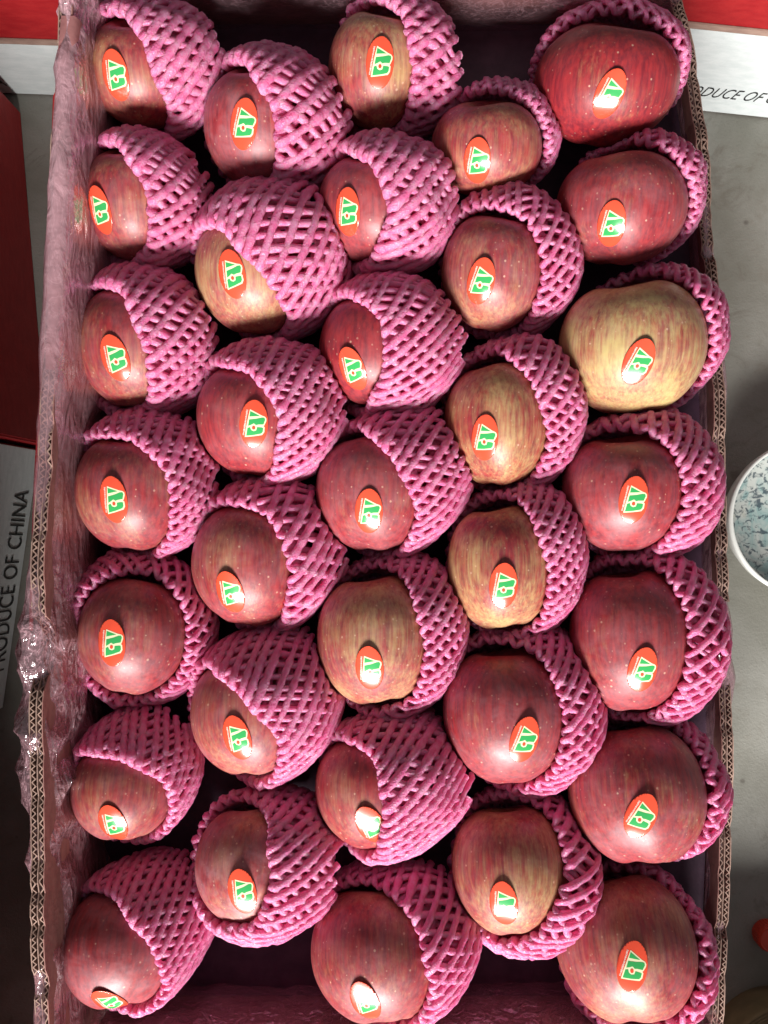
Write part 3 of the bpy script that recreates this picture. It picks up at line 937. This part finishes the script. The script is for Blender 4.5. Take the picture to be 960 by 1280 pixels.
# ------------------------------------------------------------------ cartons standing on the floor around it
def text(body, size, mat, parent, matrix, shear=.0, space=1.0, offset=0.0):
    cu = bpy.data.curves.new('lettering', 'FONT')
    cu.body = body; cu.size = size; cu.shear = shear; cu.space_character = space; cu.offset = offset
    cu.extrude = .0001
    cu.resolution_u = 4
    o = bpy.data.objects.new('lettering', cu)
    COL.objects.link(o)
    cu.materials.append(mat)
    dg = bpy.context.evaluated_depsgraph_get(); dg.update()
    me = bpy.data.meshes.new_from_object(o.evaluated_get(dg))
    me.name = 'lettering'
    bpy.data.objects.remove(o); bpy.data.curves.remove(cu)
    o = bpy.data.objects.new('lettering', me)
    COL.objects.link(o)
    o.parent = parent
    o.matrix_local = matrix
    return o

def box_mesh(name, x0, x1, y0, y1, z0, z1, bev=.0015):
    bm = bmesh.new()
    vs = [bm.verts.new((x, y, z)) for z in (z0, z1) for y in (y0, y1) for x in (x0, x1)]
    for f in ((0, 2, 3, 1), (4, 5, 7, 6), (0, 1, 5, 4), (1, 3, 7, 5), (3, 2, 6, 7), (2, 0, 4, 6)):
        bm.faces.new([vs[i] for i in f])
    bmesh.ops.bevel(bm, geom=bm.edges[:], offset=bev, segments=2, affect='EDGES')
    me = bpy.data.meshes.new(name); bm.to_mesh(me); bm.free()
    return me

def carton(loc, rz, wd, dp, band, ht, label):
    """closed carton: local -Y face carries the white printed band at its foot, red above"""
    c = empty('closed_carton', loc, rz)
    tag(c, label, 'carton', 'closed red and white cartons')
    link('carton_body', box_mesh('carton_body', 0, wd, 0, dp, 0, ht), M['red_card'], c)
    # printed white band, a sleeve one board thick round the foot of the front
    link('white_band', box_mesh('white_band', .001, wd - .001, -.0012, -.0001, .002, band, .0004), M['white_card'], c)
    link('band_edge', box_mesh('band_edge', .001, wd - .001, -.0016, -.0001, band + .0002, band + .007, .0004), M['card'], c)
    return c

# behind the crate (top of the photograph): one in light, one in the shade of the added stack
p = W(865, 137, FLOOR_Z)
rz = math.radians(-6.0)
c1 = carton((p[0] - .30, p[1] + .30 * math.tan(math.radians(6.0)), FLOOR_Z), rz, .62, .3, .115, .20, 'closed carton with white PRODUCE OF band, standing in light behind the bare wall')
m = Matrix.Translation((.273, -.0017, .026)) @ Matrix.Rotation(math.radians(90), 4, 'X') @ Matrix.Diagonal((1.0, 1.75, 1, 1))
text('PRODUCE OF CHINA', .0122, M['ink'], c1, m, .28, 1.02, -.00012)
p = W(-60, 113, FLOOR_Z)
c2 = carton((p[0] - .02, p[1], FLOOR_Z), math.radians(-2.0), .30, .3, .080, .20, 'closed carton in shadow behind the filmed wall, CHINA on its grey band')
m = Matrix.Translation((.02, -.0017, .016)) @ Matrix.Rotation(math.radians(90), 4, 'X') @ Matrix.Diagonal((1.0, 1.6, 1, 1))
text('OF CHINA', .0122, M['ink'], c2, m, .0, 1.0)

# beside the filmed wall: the printed side looks towards the crate, print running upwards in the photograph
p = W(3, 885, FLOOR_Z)
c3 = carton((p[0], p[1], FLOOR_Z), math.radians(90 - 8), .235, .3, .12, .17, 'closed carton beside the filmed wall, its print reading PRODUCE OF CHINA')
m = Matrix.Translation((.036, -.0017, .012)) @ Matrix.Rotation(math.radians(90), 4, 'X') @ Matrix.Diagonal((1.0, 2.3, 1, 1))
text('PRODUCE OF CHINA', .0165, M['ink'], c3, m, .1, 1.02)
# plain red carton standing beyond it
c4 = empty('red_carton', (0, 0, FLOOR_Z))
tag(c4, 'plain dark red carton standing between the filmed wall and the picture edge', 'carton')
q1 = W(60, 556, FLOOR_Z); q2 = W(26, 140, FLOOR_Z)
link('carton_body', box_mesh('carton_body', -.30, 0, 0, float(np.linalg.norm(q2 - q1)), 0, .25), M['red_card'], c4)
c4.location = (q1[0], q1[1], FLOOR_Z)
c4.rotation_euler = (0, 0, math.atan2(-(q2[0] - q1[0]), q2[1] - q1[1]))
# unseen cartons, added only to shade the floor and cartons beside the crate
for x_, y_, z_, h_, lb in ((-.80, -.79, 0, .235, 'unseen closed carton added to shade the floor at the lower end, filmed side'),
                           (.16, -.79, 0, .170, 'low unseen carton added to shade the floor at the lower end, bare side'),
                           (-.968, -.50, 0, .235, 'lower unseen carton of the stacked pair added for shade off the filmed corner'),
                           (-.850, -.505, .236, .235, 'upper unseen carton of the stacked pair added for shade off the filmed corner')):
    carton((x_, y_, FLOOR_Z + z_), 0, .60, .30, .1, h_, lb)

# ------------------------------------------------------------------ bowl, ridged basin and cap on the floor
def lathe(name, prof, mat, parent=None, seg=72, wob=0):
    pr = np.array(prof)
    t = np.linspace(0, 2 * math.pi, seg, endpoint=False)
    v = np.stack([pr[:, 0][:, None] * np.cos(t), pr[:, 0][:, None] * np.sin(t), np.repeat(pr[:, 1][:, None], seg, 1)], -1)
    return link(name, mesh(name, v.reshape(-1, 3), grid_faces(len(pr), seg, True)), mat, parent)

def mat_bowl():
    m, nt, b = new_mat('speckled_glaze')
    q = NB(nt)
    tc = q.n('ShaderNodeTexCoord').outputs['Object']
    a = q.ramp(q.noise(tc, 38, 4, .6, .8), .42, .62)
    c = q.ramp(q.noise(q.mapping(tc, (130, 210, 130)), 1, 3, .6, 1.0), .50, .62)
    d = q.ramp(q.noise(tc, 26, 3, .5, 1.2), .55, .68)
    col = q.mix(a, (0.46, 0.49, 0.46, 1), (0.24, 0.36, 0.35, 1))
    col = q.mix(q.math('MULTIPLY', d, .7), col, (0.34, 0.31, 0.20, 1))
    col = q.mix(q.math('MULTIPLY', c, .85), col, (0.03, 0.05, 0.07, 1))
    q.l(col, b.inputs['Base Color'])
    b.inputs['Roughness'].default_value = .28
    return m
M['bowl_in'] = mat_bowl()
M['bowl'] = mat_simple('white_glaze', (0.78, 0.80, 0.76), .3, .5, .05, coat=.3)
bz = FLOOR_Z
pc = W(1003, 648, bz + .045)
bowl = empty('bowl', (pc[0], pc[1], bz))
tag(bowl, 'white bowl with teal and dark speckled inside on the floor beside the carton', 'bowl')
k = PX * (D - (bz + .05)) / D
br = 97 * k
lathe('bowl_body', [(0, .002), (br * .58, .0), (br * .70, .005), (br * .88, .022), (br * .97, .040), (br * 1.0, .050), (br * .988, .0545), (br * .955, .0535)], M['bowl'], bowl)
lathe('bowl_lining', [(br * .953, .0533), (br * .85, .0475), (br * .62, .041), (br * .4, .0365), (br * .2, .035), (0.0001, .0345)], M['bowl_in'], bowl)

pc = W(985, 1338, bz + .03)
bas = empty('ridged_basin', (pc[0], pc[1], bz))
tag(bas, 'olive brown basin with a finely ridged rim by the bottom corner of the carton', 'basin')
k = PX * (D - (bz + .05)) / D
r0 = 104 * k
M['olive'] = mat_simple('olive_plastic', (0.16, 0.125, 0.065), .5, .4, .2, 40, .2)
prof = [(r0 * .80, .0), (r0 * .985, .035)]
for i in range(6):
    rr = r0 * (1.0 - .032 * i)
    prof += [(rr, .0475 + .0004 * i), (rr - r0 * .010, .0505 + .0004 * i), (rr - r0 * .022, .0505 + .0004 * i), (rr - r0 * .029, .0478 + .0004 * i)]
prof += [(r0 * .79, .0495), (r0 * .70, .0490), (r0 * .68, .046), (r0 * .60, .012), (0.0001, .006)]
lathe('basin_body', prof, M['olive'], bas)

pc = W(962, 1171, bz + .008)
cap = empty('bottle_cap', (pc[0], pc[1], bz))
tag(cap, 'small red screw cap lying on the floor by the picture edge', 'bottle cap')
M['cap'] = mat_simple('red_plastic', (0.55, 0.045, 0.02), .35, .5, .08)
rc = 17 * PX * (D - bz) / D
bm = bmesh.new()
segs = 60
rings = []
for r_, z_, kn in ((.98, 0, 1), (1.0, .002, 1), (1.0, .010, 1), (.95, .0125, 0), (.88, .0135, 0), (.80, .0130, 0)):
    rings.append([bm.verts.new((rc * (r_ + (.03 if kn and i % 2 else 0)) * math.cos(i / segs * 6.28319), rc * (r_ + (.03 if kn and i % 2 else 0)) * math.sin(i / segs * 6.28319), z_)) for i in range(segs)])
for a_, b_ in zip(rings, rings[1:]):
    for i in range(segs): bm.faces.new((a_[i], a_[(i + 1) % segs], b_[(i + 1) % segs], b_[i]))
bm.faces.new(rings[-1])
me = bpy.data.meshes.new('cap_shell'); bm.to_mesh(me); bm.free()
link('cap_shell', me, M['cap'], cap)
